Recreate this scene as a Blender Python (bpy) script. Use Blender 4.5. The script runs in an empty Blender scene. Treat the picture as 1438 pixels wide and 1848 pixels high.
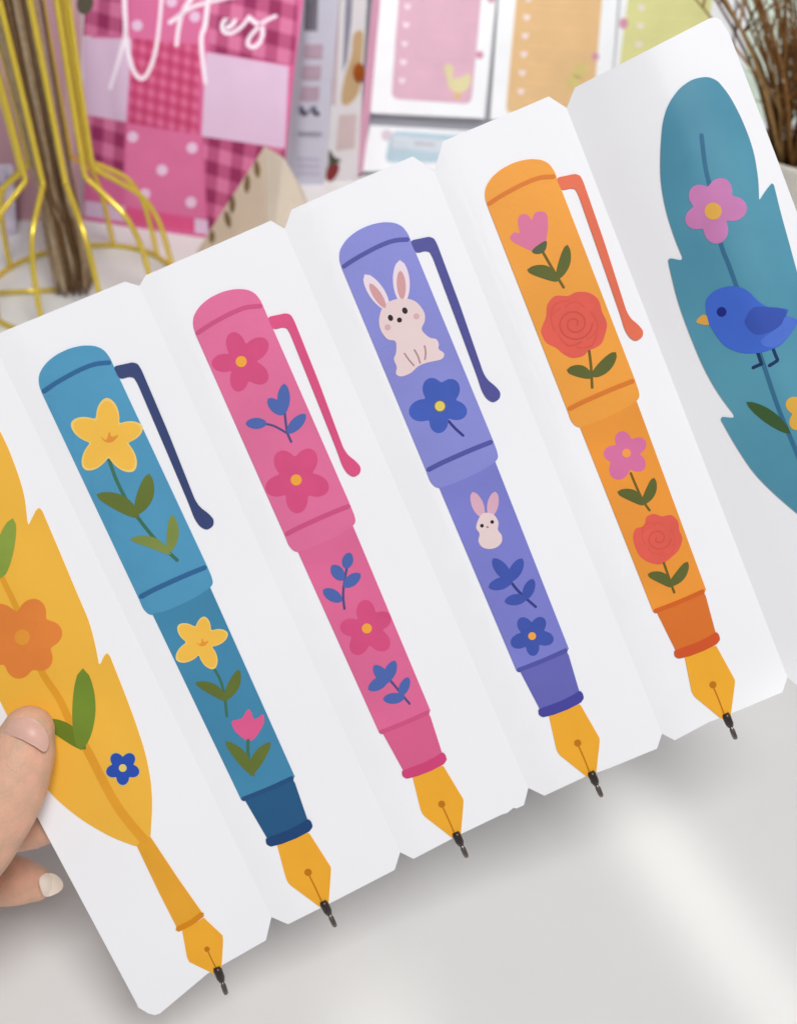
import bpy, bmesh, math, random
from mathutils import Vector, Matrix, geometry
random.seed(7)
SC = bpy.context.scene
COL = SC.collection

# ------------------------------------------------------------------ camera
FPX, H, PITCH = 1981.0, 0.34, math.radians(40)
PW, PH = 1438.0, 1848.0
CAM = Vector((0, 0, H))
FW = Vector((0, math.cos(PITCH), -math.sin(PITCH)))
UP = Vector((0, math.sin(PITCH), math.cos(PITCH)))
RT = Vector((1, 0, 0))
cam = bpy.data.cameras.new('camera')
cam.sensor_fit = 'VERTICAL'; cam.sensor_height = 24.0
cam.lens = 24.0 * FPX / PH
cam.clip_start = 0.01; cam.clip_end = 50
cam.dof.use_dof = True; cam.dof.focus_distance = 0.279; cam.dof.aperture_fstop = 11.0
co = bpy.data.objects.new('camera', cam); COL.objects.link(co)
co.location = CAM; co.rotation_euler = (math.pi / 2 - PITCH, 0, 0)
SC.camera = co

# ------------------------------------------------------------------ world and lamps (indoor daylight from a window, plus an added fill for the back)
w = bpy.data.worlds.new('World'); SC.world = w; w.use_nodes = True
bgn = w.node_tree.nodes['Background']
bgn.inputs[0].default_value = (0.93, 0.95, 1.0, 1); bgn.inputs[1].default_value = 0.27

def area(name, loc, target, sx, sy, power, color=(1, 1, 1), spread=180):
    l = bpy.data.lights.new(name, 'AREA'); l.shape = 'RECTANGLE'; l.size = sx; l.size_y = sy
    l.energy = power; l.color = color; l.spread = math.radians(spread)
    o = bpy.data.objects.new(name, l); COL.objects.link(o); o.location = loc
    o.rotation_euler = (Vector(target) - Vector(loc)).to_track_quat('-Z', 'Y').to_euler()
    return o
area('window_light', (0.55, -0.78, 2.40), (0.0, 0.40, 0.08), 0.75, 0.75, 50.0, (1.0, 0.99, 0.98))
area('background_fill', (0.0, -0.55, 1.25), (0.0, 0.88, 0.22), 0.20, 0.20, 0.52, (1.0, 0.99, 0.98), 26.0)  # added fill, no real lamp there: brightens the memo pads, mostly sparing the card
area('sunbeam_right', (0.48, -0.62, 1.35), (0.106, 0.19, 0.0), 0.024, 0.13, 0.0036, (1.0, 0.98, 0.96), 1.4)
area('sunbeam_middle', (0.05, -0.70, 1.35), (-0.004, 0.135, 0.0), 0.014, 0.05, 0.0012, (1.0, 0.97, 0.93), 1.8)
SC.view_settings.view_transform = 'Standard'; SC.view_settings.look = 'None'
SC.view_settings.exposure = 0.0; SC.view_settings.gamma = 1.0
SC.view_settings.use_curve_mapping = False

# ------------------------------------------------------------------ helpers: pixels to places
def ray(x, y): return FW + RT * ((x - 719) / FPX) + UP * ((924 - y) / FPX)
def at(x, y, depth): return CAM + ray(x, y) * depth
def tab(x, y, z=0.0):
    r = ray(x, y); return CAM + r * ((z - H) / r.z)
def on_plane(p0, n):
    n = n.normalized()
    if n.dot(CAM - p0) < 0: n = -n
    def f(x, y, h=0.0):
        q = p0 + n * h; r = ray(x, y)
        return CAM + r * ((q - CAM).dot(n) / r.dot(n))
    f.n = n
    return f
def lean_plane(pa, pb, lean):
    A, B = tab(*pa), tab(*pb); e = (B - A).normalized()
    back = Vector((-e.y, e.x, 0)); l = math.radians(lean)
    up = Vector((0, 0, math.cos(l))) + back * math.sin(l)
    return on_plane(A, e.cross(up))
def Z(ox, oy, s, pts): return [(ox + x * s, oy + y * s) for x, y in pts]

# ------------------------------------------------------------------ helpers: materials
def lin(c):
    out = []
    for v in c:
        v = v / 255.0
        out.append(v / 12.92 if v <= 0.04045 else ((v + 0.055) / 1.055) ** 2.4)
    return out
MC = {}
def mat(name, rgb, rough=0.6, var=0.06, scale=60.0, metal=0.0, spec=0.3, bump=0.0, bscale=900.0, hue=None, sss=0.0):
    if name in MC: return MC[name]
    m = bpy.data.materials.new(name); m.use_nodes = True; MC[name] = m
    nt = m.node_tree; b = nt.nodes['Principled BSDF']
    b.inputs['Roughness'].default_value = rough; b.inputs['Metallic'].default_value = metal
    b.inputs['Specular IOR Level'].default_value = spec
    def sat(v):
        v = lin(v); g = .3 * v[0] + .59 * v[1] + .11 * v[2]
        return [max(0.0, g + (q - g) * 1.08) for q in v]
    c = sat(rgb)
    tc = nt.nodes.new('ShaderNodeTexCoord')
    nz = nt.nodes.new('ShaderNodeTexNoise'); nz.inputs['Scale'].default_value = scale; nz.inputs['Detail'].default_value = 5
    nt.links.new(tc.outputs['Object'], nz.inputs['Vector'])
    rp = nt.nodes.new('ShaderNodeValToRGB')
    h = sat(hue) if hue else c
    rp.color_ramp.elements[0].position = 0.3; rp.color_ramp.elements[1].position = 0.7
    rp.color_ramp.elements[0].color = (*[v * (1 - var) for v in c], 1)
    rp.color_ramp.elements[1].color = (*[min(1, v * (1 + var)) for v in h], 1)
    nt.links.new(nz.outputs['Fac'], rp.inputs[0]); nt.links.new(rp.outputs[0], b.inputs['Base Color'])
    if bump:
        n2 = nt.nodes.new('ShaderNodeTexNoise'); n2.inputs['Scale'].default_value = bscale; n2.inputs['Detail'].default_value = 3
        nt.links.new(tc.outputs['Object'], n2.inputs['Vector'])
        bp = nt.nodes.new('ShaderNodeBump'); bp.inputs['Strength'].default_value = bump; bp.inputs['Distance'].default_value = 0.0004
        nt.links.new(n2.outputs['Fac'], bp.inputs['Height']); nt.links.new(bp.outputs[0], b.inputs['Normal'])
    if sss:
        b.inputs['Subsurface Weight'].default_value = sss
        b.inputs['Subsurface Radius'].default_value = (0.006, 0.0022, 0.0012); b.inputs['Subsurface Scale'].default_value = 0.6
    return m

def gingham(name, light, mid, dark, period, angle):
    m = bpy.data.materials.new(name); m.use_nodes = True; nt = m.node_tree; N = nt.nodes; L = nt.links
    b = N['Principled BSDF']; b.inputs['Roughness'].default_value = 0.55
    tc = N.new('ShaderNodeTexCoord'); mp = N.new('ShaderNodeMapping'); mp.inputs['Rotation'].default_value = (0, angle, 0)
    L.new(tc.outputs['Object'], mp.inputs['Vector'])
    sp = N.new('ShaderNodeSeparateXYZ'); L.new(mp.outputs[0], sp.inputs[0])
    vals = []
    for ax in ('X', 'Z'):
        a = N.new('ShaderNodeMath'); a.operation = 'MULTIPLY'; a.inputs[1].default_value = 2 * math.pi / period
        L.new(sp.outputs[ax], a.inputs[0])
        s = N.new('ShaderNodeMath'); s.operation = 'SINE'; L.new(a.outputs[0], s.inputs[0])
        r = N.new('ShaderNodeMapRange'); r.inputs['From Min'].default_value = -0.25; r.inputs['From Max'].default_value = 0.25
        r.inputs['To Min'].default_value = 0.0; r.inputs['To Max'].default_value = 0.5
        L.new(s.outputs[0], r.inputs['Value']); vals.append(r)
    ad = N.new('ShaderNodeMath'); ad.operation = 'ADD'; L.new(vals[0].outputs[0], ad.inputs[0]); L.new(vals[1].outputs[0], ad.inputs[1])
    rp = N.new('ShaderNodeValToRGB'); e = rp.color_ramp.elements
    e[0].color = (*lin(light), 1); e[1].color = (*lin(dark), 1)
    k = e.new(0.5); k.color = (*lin(mid), 1)
    L.new(ad.outputs[0], rp.inputs[0]); L.new(rp.outputs[0], b.inputs['Base Color'])
    return m

# ------------------------------------------------------------------ helpers: objects
def empty(name, loc, label=None, cat=None, group=None):
    o = bpy.data.objects.new(name, None); COL.objects.link(o); o.location = loc; o.empty_display_size = 0.01
    tag(o, label, cat, group); return o
def tag(o, label=None, cat=None, group=None, kind=None):
    if label: o['label'] = label
    if cat: o['category'] = cat
    if group: o['group'] = group
    if kind: o['kind'] = kind
    return o
def wloc(o):
    v = Vector(o.location)
    while o.parent: o = o.parent; v += Vector(o.location)
    return v
def link(name, bm, m, parent=None, smooth=False, origin=None):
    org = wloc(parent) if parent else (origin if origin is not None else Vector((0, 0, 0)))
    for v in bm.verts: v.co -= org
    me = bpy.data.meshes.new(name); bm.to_mesh(me); bm.free()
    if smooth:
        for p in me.polygons: p.use_smooth = True
    me.materials.append(m)
    o = bpy.data.objects.new(name, me); COL.objects.link(o)
    if parent: o.parent = parent
    else: o.location = org
    return o

def smooth_pts(pts, n=5, closed=True):
    out = []; N = len(pts)
    rng = range(N) if closed else range(N - 1)
    for i in rng:
        if closed: p0, p1, p2, p3 = pts[i - 1], pts[i], pts[(i + 1) % N], pts[(i + 2) % N]
        else: p0, p1, p2, p3 = pts[max(i - 1, 0)], pts[i], pts[i + 1], pts[min(i + 2, N - 1)]
        for k in range(n):
            t = k / n; t2 = t * t; t3 = t2 * t
            out.append(tuple(0.5 * (2 * p1[j] + (p2[j] - p0[j]) * t + (2 * p0[j] - 5 * p1[j] + 4 * p2[j] - p3[j]) * t2
                       + (3 * p1[j] - p0[j] - 3 * p2[j] + p3[j]) * t3) for j in range(len(p1))))
    if not closed: out.append(tuple(pts[-1]))
    return out
def rounded(pts, r, n=4):
    out = []; N = len(pts)
    for i in range(N):
        p = Vector(pts[i]); a = Vector(pts[i - 1]) - p; b = Vector(pts[(i + 1) % N]) - p
        rr = min(r, a.length * .45, b.length * .45)
        s, e = p + a.normalized() * rr, p + b.normalized() * rr
        for k in range(n + 1):
            t = k / n; q = s * (1 - t) ** 2 + p * 2 * t * (1 - t) + e * t * t; out.append((q.x, q.y))
    return out
def stroke(pts, wd, n=6, taper=1.0):
    c = smooth_pts(pts, n, False) if len(pts) > 2 else [tuple(Vector(pts[0]).lerp(Vector(pts[1]), k / 8)) for k in range(9)]
    L, R = [], []; M = len(c)
    for i, p in enumerate(c):
        a = Vector(c[max(i - 1, 0)]); b = Vector(c[min(i + 1, M - 1)]); d = (b - a).normalized()
        q = Vector((-d.y, d.x)) * wd / 2 * (1 + (taper - 1) * i / (M - 1))
        L.append((p[0] + q.x, p[1] + q.y)); R.append((p[0] - q.x, p[1] - q.y))
    d0 = (Vector(c[0]) - Vector(c[1])).normalized() * wd * .4
    d1 = (Vector(c[-1]) - Vector(c[-2])).normalized() * wd * .4 * taper
    return L + [(c[-1][0] + d1.x, c[-1][1] + d1.y)] + R[::-1] + [(c[0][0] + d0.x, c[0][1] + d0.y)]
def leaf(p0, p1, wd, bend=0.0, fat=0.75):
    a, b = Vector(p0), Vector(p1); d = b - a; q = Vector((-d.y, d.x)).normalized(); up, dn = [], []
    for k in range(13):
        t = k / 12; s = math.sin(math.pi * t) ** fat * wd / 2; c = a + d * t + q * bend * math.sin(math.pi * t)
        up.append(tuple(c + q * s)); dn.append(tuple(c - q * s))
    return up + dn[-2:0:-1]
def ell(cx, cy, rx, ry=None, rot=0, n=28):
    ry = ry or rx; c, s = math.cos(rot), math.sin(rot)
    return [(cx + rx * math.cos(t) * c - ry * math.sin(t) * s, cy + rx * math.cos(t) * s + ry * math.sin(t) * c)
            for t in [2 * math.pi * k / n for k in range(n)]]
def blossom(cx, cy, tips, wd=0.62, point=0.0, n=120, jit=.05):
    """outline of a flower whose petals reach the given tips"""
    P = []
    for tx, ty in tips:
        d = math.hypot(tx - cx, ty - cy); P.append((math.atan2(ty - cy, tx - cx), d))
    out = []
    for k in range(n):
        th = 2 * math.pi * k / n; best = 0
        for a, d in P:
            da = (th - a + math.pi) % (2 * math.pi) - math.pi
            L = d; m = 0.56 * L; rx = 0.44 * L; ry = wd * L * 0.5
            best = max(best, 0.34 * L)
            # ray against ellipse at distance m along the petal
            c, s = math.cos(da), math.sin(da)
            A = (c / rx) ** 2 + (s / ry) ** 2; B = -2 * m * c / rx ** 2; Cc = (m / rx) ** 2 - 1
            D = B * B - 4 * A * Cc
            if D >= 0 and abs(da) < 1.5:
                r = (-B + math.sqrt(D)) / (2 * A)
                if point: r *= 1 - point * min(1, abs(da) / .45) * .35
                best = max(best, r)
        out.append((cx + best * math.cos(th), cy + best * math.sin(th)))
    # soften the creases between the petals
    for _ in range(2):
        out = [tuple((out[i - 1][j] + 2 * out[i][j] + out[(i + 1) % n][j]) / 4 for j in (0, 1)) for i in range(n)]
    return out

def piece(name, outline, m, parent, h0, h1, mapf, grid=34, smooth=False):
    """a flat cut-out: its outline in photo pixels, laid on a surface and given thickness"""
    bm = bmesh.new()
    tri = geometry.tessellate_polygon([[Vector((x, y, 0)) for x, y in outline]])
    vs = [bm.verts.new((x, y, 0)) for x, y in outline]
    for t in tri:
        try: bm.faces.new([vs[i] for i in t])
        except ValueError: pass
    if grid:
        for ax in (0, 1):
            a = min(p[ax] for p in outline); b = max(p[ax] for p in outline)
            k = math.floor(a / grid) + 1
            while k * grid < b:
                pt = [0, 0, 0]; pt[ax] = k * grid; no = [0, 0, 0]; no[ax] = 1
                bmesh.ops.bisect_plane(bm, geom=bm.verts[:] + bm.edges[:] + bm.faces[:], plane_co=pt, plane_no=no, dist=1e-4)
                k += 1
    top = bm.verts[:]
    be = [e for e in bm.edges if e.is_boundary]
    ex = bmesh.ops.extrude_edge_only(bm, edges=be)
    low = [g for g in ex['geom'] if isinstance(g, bmesh.types.BMVert)]
    lows = set(low)
    for v in bm.verts:
        v.co = mapf(v.co.x, v.co.y, h0 if v in lows else h1)
    bmesh.ops.recalc_face_normals(bm, faces=bm.faces)
    o = link(name, bm, m, parent)
    if smooth:
        me = o.data
        for p in me.polygons: p.use_smooth = True
        me.set_sharp_from_angle(angle=math.radians(40))
    return o

def tube_bm(bm, pts, rad, n=8, flat=1.0, cap=True):
    rings = []; N = len(pts); ref = None
    for i, p in enumerate(pts):
        p = Vector(p); d = (Vector(pts[min(i + 1, N - 1)]) - Vector(pts[max(i - 1, 0)])).normalized()
        if ref is None: ref = d.orthogonal().normalized()
        ref = (ref - d * ref.dot(d)).normalized(); q = d.cross(ref)
        r = rad[i] if isinstance(rad, (list, tuple)) else rad
        rings.append([bm.verts.new(p + ref * math.cos(2 * math.pi * k / n) * r + q * math.sin(2 * math.pi * k / n) * r * flat) for k in range(n)])
    for a, b in zip(rings, rings[1:]):
        for k in range(n): bm.faces.new((a[k], a[(k + 1) % n], b[(k + 1) % n], b[k]))
    if cap:
        bm.faces.new(rings[0][::-1]); bm.faces.new(rings[-1])
def tube(name, pts, rad, m, parent=None, n=8, smooth=True, origin=None):
    bm = bmesh.new(); tube_bm(bm, pts, rad, n); return link(name, bm, m, parent, smooth, origin)

# ------------------------------------------------------------------ the table
bm = bmesh.new()
for x, y in ((-2, -1), (2, -1), (2, 2), (-2, 2)): bm.verts.new((x, y, 0))
bm.faces.new(bm.verts)
table_m = mat('table_white', (227, 226, 224), rough=0.38, var=0.03, scale=11, spec=0.4)
tag(link('table_top', bm, table_m), kind='structure')

# ------------------------------------------------------------------ the folding card
FOLD = [((-285, 740), (250, 1818)), ((-12, 618), (490, 1655)), ((252, 516), (722, 1538)), ((514, 413), (953, 1422)),
        ((783, 308), (1194, 1324)), ((1022, 195), (1420, 1222)), ((1300, 36), (1700, 1075))]
def cdepth(x, y): return 0.28 / (1 - 8.2e-5 * (y - 924) - 4.4e-5 * (x - 719))
def side(p, ln):
    (ax, ay), (bx, by) = ln; dx, dy = bx - ax, by - ay
    return ((p[0] - ax) * dy - (p[1] - ay) * dx) / math.hypot(dx, dy)
PROF = {0: [(0, 0.0), (.5, .8), (1, 0)], 1: [(0, 0), (.17, .7), (1, 0)], 2: [(0, 0), (.15, .5), (1, 0)],
        3: [(0, 0), (.20, 1.1), (1, 0)], 4: [(0, 0), (.115, .62), (.13, .6), (.145, .68), (1, 0)],
        5: [(0, 0), (.25, 4.6), (.5, 8.4), (.62, 9.5), (.78, 9.4), (1, 6.8)]}
P5 = smooth_pts([(u, v) for u, v in PROF[5]], 8, False)
def off(pi, u):
    u = max(0.0, min(1.0, u))
    P = P5 if pi == 5 else PROF[pi]
    for (a, va), (b, vb) in zip(P, P[1:]):
        if u <= b: return (va + (vb - va) * (u - a) / (b - a)) * 0.001
    return P[-1][1] * 0.001
def surf(pi):
    A, B = FOLD[pi], FOLD[pi + 1]
    def f(x, y, h=0.0):
        a = side((x, y), A); b = -side((x, y), B)
        u = a / (a + b) if abs(a + b) > 1e-6 else 0
        return at(x, y, cdepth(x, y) - off(pi, u) - h)
    return f
SURF = [surf(i) for i in range(6)]
def fold_split(pi, u):
    (a0, a1), (b0, b1) = FOLD[pi], FOLD[pi + 1]
    return (tuple(Vector(a0).lerp(Vector(b0), u)), tuple(Vector(a1).lerp(Vector(b1), u)))
PANEL = [
    [(-285, 740), (-272, 714), (-36, 612), (-12, 618), (490, 1655), (480, 1697), (375, 1757), (289, 1829), (280, 1832), (268, 1829), (250, 1818), (247, 1811), (65, 1469), (0, 1345)],
    [(-12, 618), (2, 600), (226, 508), (252, 516), (722, 1538), (712, 1570), (600, 1628), (520, 1668), (490, 1655)],
    [(252, 516), (263, 497), (489, 398), (514, 413), (953, 1422), (945, 1453), (932, 1459), (926, 1458), (915, 1467), (905, 1470), (830, 1506), (746, 1550), (722, 1538)],
    [(514, 413), (526, 378), (745, 282), (783, 308), (1194, 1324), (1185, 1351), (1100, 1386), (1055, 1402), (982, 1436), (953, 1422)],
    [(783, 308), (799, 255), (990, 174), (1022, 195), (1420, 1222), (1411, 1249), (1330, 1283), (1277, 1304), (1217, 1336), (1194, 1324)],
    [(1022, 195), (1037, 158), (1280, 33), (1290, 31), (1300, 36), (1315, 60), (1400, 283), (1690, 1060), (1690, 1095), (1445, 1243), (1420, 1222)]]
card_m = mat('white_card', (243, 243, 246), rough=0.62, var=0.012, scale=25, spec=0.25, bump=0.06, bscale=500)
card_c = at(560, 1000, cdepth(560, 1000) + .003)
card = empty('folding_card', card_c, 'white six-panel folding card with notched corners, held up by its left edge', 'card')
def panel_obj(pi):
    bm = bmesh.new(); o2 = PANEL[pi]
    tri = geometry.tessellate_polygon([[Vector((x, y, 0)) for x, y in o2]])
    vs = [bm.verts.new((x, y, 0)) for x, y in o2]
    for t in tri: bm.faces.new([vs[i] for i in t])
    us = [.5] if pi == 0 else ([q[0] for q in PROF[pi][1:-1]] if pi < 5 else [k / 24 for k in range(1, 24)])
    for u in us:
        (ax, ay), (bx, by) = fold_split(pi, u)
        bmesh.ops.bisect_plane(bm, geom=bm.verts[:] + bm.edges[:] + bm.faces[:], plane_co=(ax, ay, 0), plane_no=(by - ay, -(bx - ax), 0), dist=1e-4)
    for ax in (0, 1):
        k = -8
        while k < 48:
            pt = [0, 0, 0]; pt[ax] = k * 40; no = [0, 0, 0]; no[ax] = 1
            bmesh.ops.bisect_plane(bm, geom=bm.verts[:] + bm.edges[:] + bm.faces[:], plane_co=pt, plane_no=no, dist=1e-4); k += 1
    fr = bm.faces[:]; ed = [e for e in bm.edges if e.is_boundary]
    dup = bmesh.ops.duplicate(bm, geom=bm.verts[:] + bm.edges[:] + bm.faces[:])
    back = {g for g in dup['geom'] if isinstance(g, bmesh.types.BMVert)}
    vm = dup['vert_map']
    for e in ed:
        a, b = e.verts; bm.faces.new((a, b, vm[b], vm[a]))
    S = SURF[pi]
    for v in bm.verts: v.co = S(v.co.x, v.co.y, -0.0005 if v in back else 0.0)
    bmesh.ops.recalc_face_normals(bm, faces=bm.faces)
    o = link('panel', bm, card_m, card)
    for p in o.data.polygons: p.use_smooth = True
    o.data.set_sharp_from_angle(angle=math.radians(40))
for i in range(6): panel_obj(i)

# ------------------------------------------------------------------ the four fountain-pen shaped pens
T = 0.00022           # thickness of the flat pens
K_P = [(617, 484), (739, 433), (770, 848), (890, 796), (934, 1212), (1024, 1174), (977, 1292), (1053, 1258), (1085, 1437)]
KEY = {1: [(76, 710), (202, 658), (250, 1076), (374, 1020), (439, 1441), (532, 1402), (488, 1528), (563, 1489), (603, 1676)],
       2: [(351, 597), (472, 550), (517, 975), (637, 922), (688, 1320), (773, 1281), (732, 1403), (805, 1364), (840, 1549)],
       3: K_P,
       4: [(879, 366), (1000, 314), (1025, 747), (1147, 697), (1182, 1101), (1274, 1062), (1221, 1187), (1299, 1151), (1323, 1333)]}
import numpy as np
def affine(dst):
    A = np.array([[x, y, 1] for x, y in K_P]); X, *_ = np.linalg.lstsq(A, np.array(dst), rcond=None)
    return lambda pts: [tuple(np.array([x, y, 1]) @ X) for x, y in pts]
CAP = [(617, 484), (612, 468), (613, 451), (624, 433), (643, 417), (669, 405), (693, 400.5), (713, 402), (727, 409), (737, 423), (742, 436),
       (890, 796), (897, 815), (899, 826), (893, 834), (868, 850), (845, 861), (820, 872), (792, 881), (784, 878), (776, 869), (769, 850)]
BARREL = [(792, 879), (820, 870), (845, 859), (868, 848), (893, 832), (1026, 1171), (980, 1192), (932, 1211)]
SECTION = [(938, 1211), (980, 1195), (1022, 1175), (1026, 1183), (1045, 1248), (1012, 1268), (974, 1280)]
COLLAR = [(971, 1280), (972, 1290), (979, 1294.5), (999, 1290), (1025, 1280), (1048, 1268), (1053.5, 1260), (1051, 1251), (1046, 1246), (1030, 1256), (1012, 1265), (985, 1275)]
NIB = [(990, 1290), (1020, 1281), (1046, 1270), (1082, 1333), (1081, 1345), (1075, 1399), (1068, 1404), (1060, 1403), (1009, 1362), (1004, 1353)]
CLIP = [(740, 434), (755, 431), (774, 427), (783, 430), (789, 441), (830, 551), (872, 673), (880, 686), (894, 697), (903, 708), (902, 719), (890, 727), (878, 720), (869, 705), (861, 680), (830, 596), (781, 465), (775, 454), (767, 452.5), (750, 457)]
TOPB = [(619.5, 481.5), (643, 466), (680, 446), (710, 434.5), (736.5, 432)]
LOWB = [(772.5, 848), (800, 834), (850, 812), (886.5, 797.5)]
SECB = [(935, 1209.5), (980, 1192), (1021.5, 1173.5)]
gold_m = mat('nib_yellow', (236, 172, 70), rough=.55, var=.05, scale=70)
nibline_m = mat('nib_brown', (186, 118, 40), rough=.6)
tip_m = mat('pen_tip_metal', (66, 58, 56), rough=.35, metal=.6, spec=.5, var=.2, scale=400)
tip2_m = mat('pen_point_metal', (120, 112, 108), rough=.3, metal=.9, var=.1)
class Pen:
    def __init__(self, pi, label, cols, name='flat_pen'):
        self.pi = pi; self.S = SURF[pi]; self.M = affine(KEY[pi]); self.n = 0
        c = self.M([(840, 900)])[0]
        self.o = empty(name, self.S(c[0], c[1], 0), label, 'pen', 'pens laid out on the folding card')
        self.c = cols
    def add(self, name, outl, m, lay=0, parent=None, h0=None, sm=False):
        self.n += 1
        h1 = T + lay * 0.00003 + (self.n % 7) * 0.000003
        return piece(name, outl, m, parent or self.o, (-0.0001 if lay == 0 else T - .0001) if h0 is None else h0, h1, self.S, smooth=sm, grid=12 if self.pi == 5 else 34)
    def body(self):
        M, c = self.M, self.c
        self.add('barrel', M(BARREL), c['barrel'], 0)
        cap = self.add('cap', M(rounded(CAP, 12)), c['cap'], 0)
        self.add('band', M(stroke(TOPB, 8)), c['band'], 2, cap); self.add('band', M(stroke(LOWB, 8.5)), c['band'], 2, cap)
        dx, dy = {1: (2, 5), 2: (8, 18)}.get(self.pi, (0, 0))
        self.add('clip', [(x + dx, y + dy) for x, y in M(rounded(CLIP, 14))], c['clip'], 1, h0=-.0001)
        sec = self.add('grip_section', M(SECTION), c['section'], 0)
        self.add('band', M(stroke(SECB, 8)), c['band2'], 2, sec)
        nib = self.add('nib', M(rounded(NIB, 4)), gold_m, 0)
        self.add('breather_hole', M(ell(1042, 1341, 6.5)), nibline_m, 1, nib)
        self.add('slit', M(stroke([(1043, 1345), (1054, 1370), (1065, 1398)], 2.6)), nibline_m, 1, nib)
        self.add('collar', M(rounded(COLLAR, 3)), c['collar'], 2)
        pen_tip(self, M([(1065, 1392), (1070, 1402), (1075.5, 1415.5), (1078, 1420.5), (1081, 1427), (1085.5, 1438.5)]))
    def stem(self, pts, wd, m, parent=None, lay=1): return self.add('stem', stroke(pts, wd), m, lay, parent)
def pen_tip(pen, q):
    P = [pen.S(x, y, .0001) for x, y in q]
    bm = bmesh.new(); a, b = P[0], P[2]
    tube_bm(bm, [a, a.lerp(b, .2), a.lerp(b, .75), b], [.0009, .00118, .00112, .0008], 12)
    t = link('tip', bm, tip_m, pen.o, True)
    bm = bmesh.new(); a, b = P[2], P[5]; a = a.lerp(P[1], .2)
    tube_bm(bm, [a, a.lerp(b, .28), a.lerp(b, .34), a.lerp(b, .75), a.lerp(b, .93), b], [.0005, .00052, .0007, .00072, .0006, .00022], 12)
    link('point', bm, tip2_m, t, True)

def cols(key, cap, barrel, band, clip, section, collar, band2=None):
    d = {}
    for k, v in dict(cap=cap, barrel=barrel, band=band, clip=clip, section=section, collar=collar, band2=band2 or band).items():
        d[k] = mat(key + '_' + k, v, rough=.5, var=.075, scale=38, bump=.12, bscale=700)
    return d
yel = mat('daffodil_yellow', (240, 190, 92), .55, .05); yel_edge = mat('daffodil_rim', (240, 205, 122), .55, .03)
yel_dk = mat('daffodil_heart', (226, 150, 70), .6)
green = mat('leaf_olive', (98, 112, 52), .6, .12); green2 = mat('leaf_light_olive', (128, 142, 76), .6, .1); gstem = mat('stem_green', (62, 110, 88), .6)
dgreen = mat('leaf_dark_olive', (92, 98, 48), .6, .12)
centre = mat('flower_centre', (240, 170, 80), .55); centre2 = mat('flower_centre_pale', (228, 208, 112), .55)

# blue pen
P = Pen(1, 'blue flat pen with navy clip, printed with yellow daffodils and a pink tulip',
        cols('blue', (86, 151, 186), (72, 134, 168), (52, 100, 146), (56, 68, 112), (40, 86, 126), (30, 66, 112), (38, 78, 120)))
P.body()
def daffodil(P, c, tips, sc):
    f = P.add('daffodil', blossom(*c, tips, .66, .35), yel_edge, 1)
    inn = [(c[0] + (x - c[0]) * .93, c[1] + (y - c[1]) * .93) for x, y in blossom(*c, tips, .64, .35)]
    P.add('petals', inn, yel, 2, f)
    a, b = c
    P.add('heart', smooth_pts([(a - 15 * sc, b - 3 * sc), (a - 5 * sc, b + 4 * sc), (a + 1 * sc, b - 12 * sc), (a + 5 * sc, b - 2 * sc), (a + 17 * sc, b - 5 * sc), (a + 9 * sc, b + 6 * sc), (a, b + 9 * sc), (a - 9 * sc, b + 6 * sc)], 3), yel_dk, 3, f)
    return f
Zb = lambda p: Z(30, 600, .2782, p)
f = daffodil(P, (197, 790), [(193, 717), (259, 770), (243, 851), (152, 848), (128, 762)], 1)
P.stem(Zb([(600, 825), (620, 880), (650, 960), (710, 1080), (780, 1190), (890, 1330), (960, 1400), (1045, 1480)]), 6.5, gstem, f, 1)
for a, b, wd, be, m in (((520, 1050), (800, 1200), 29, -6, green), ((862, 915), (775, 1185), 30, -5, green), ((735, 1340), (1005, 1440), 20, -8, green2), ((1010, 1180), (990, 1430), 22, -4, green2)):
    (a, b) = Zb([a, b]); P.add('leaf', leaf(a, b, wd, be, .6), m, 2, f)
Zc = lambda p: Z(240, 1040, .2782, p)
f = daffodil(P, (365, 1160), [(369, 1112), (412, 1142), (387, 1208), (318, 1192), (321, 1128)], .7)
P.stem(Zc([(525, 595), (570, 680), (595, 780), (610, 910)]), 5, gstem, f, 1)
for a, b, wd, be in (((405, 690), (615, 810), 20, -5), ((690, 605), (595, 805), 21, -3)):
    (a, b) = Zc([a, b]); P.add('leaf', leaf(a, b, wd, be, .6), green, 2, f)
f = P.add('tulip', smooth_pts(Zc([(640, 945), (675, 930), (710, 918), (735, 875), (752, 862), (770, 885), (785, 925), (820, 912), (845, 895), (852, 945), (820, 1010), (785, 1055), (748, 1070), (700, 1040), (660, 1000)]), 3), mat('tulip_pink', (216, 96, 142), .55), 1)
P.stem(Zc([(748, 1060), (746, 1120), (752, 1190)]), 6, gstem, f, 1)
for a, b, be in (((600, 1070), (790, 1300), -4), ((893, 1075), (760, 1295), 4)):
    (a, b) = Zc([a, b]); P.add('leaf', leaf(a, b, 22, be, .6), green, 2, f)

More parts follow.
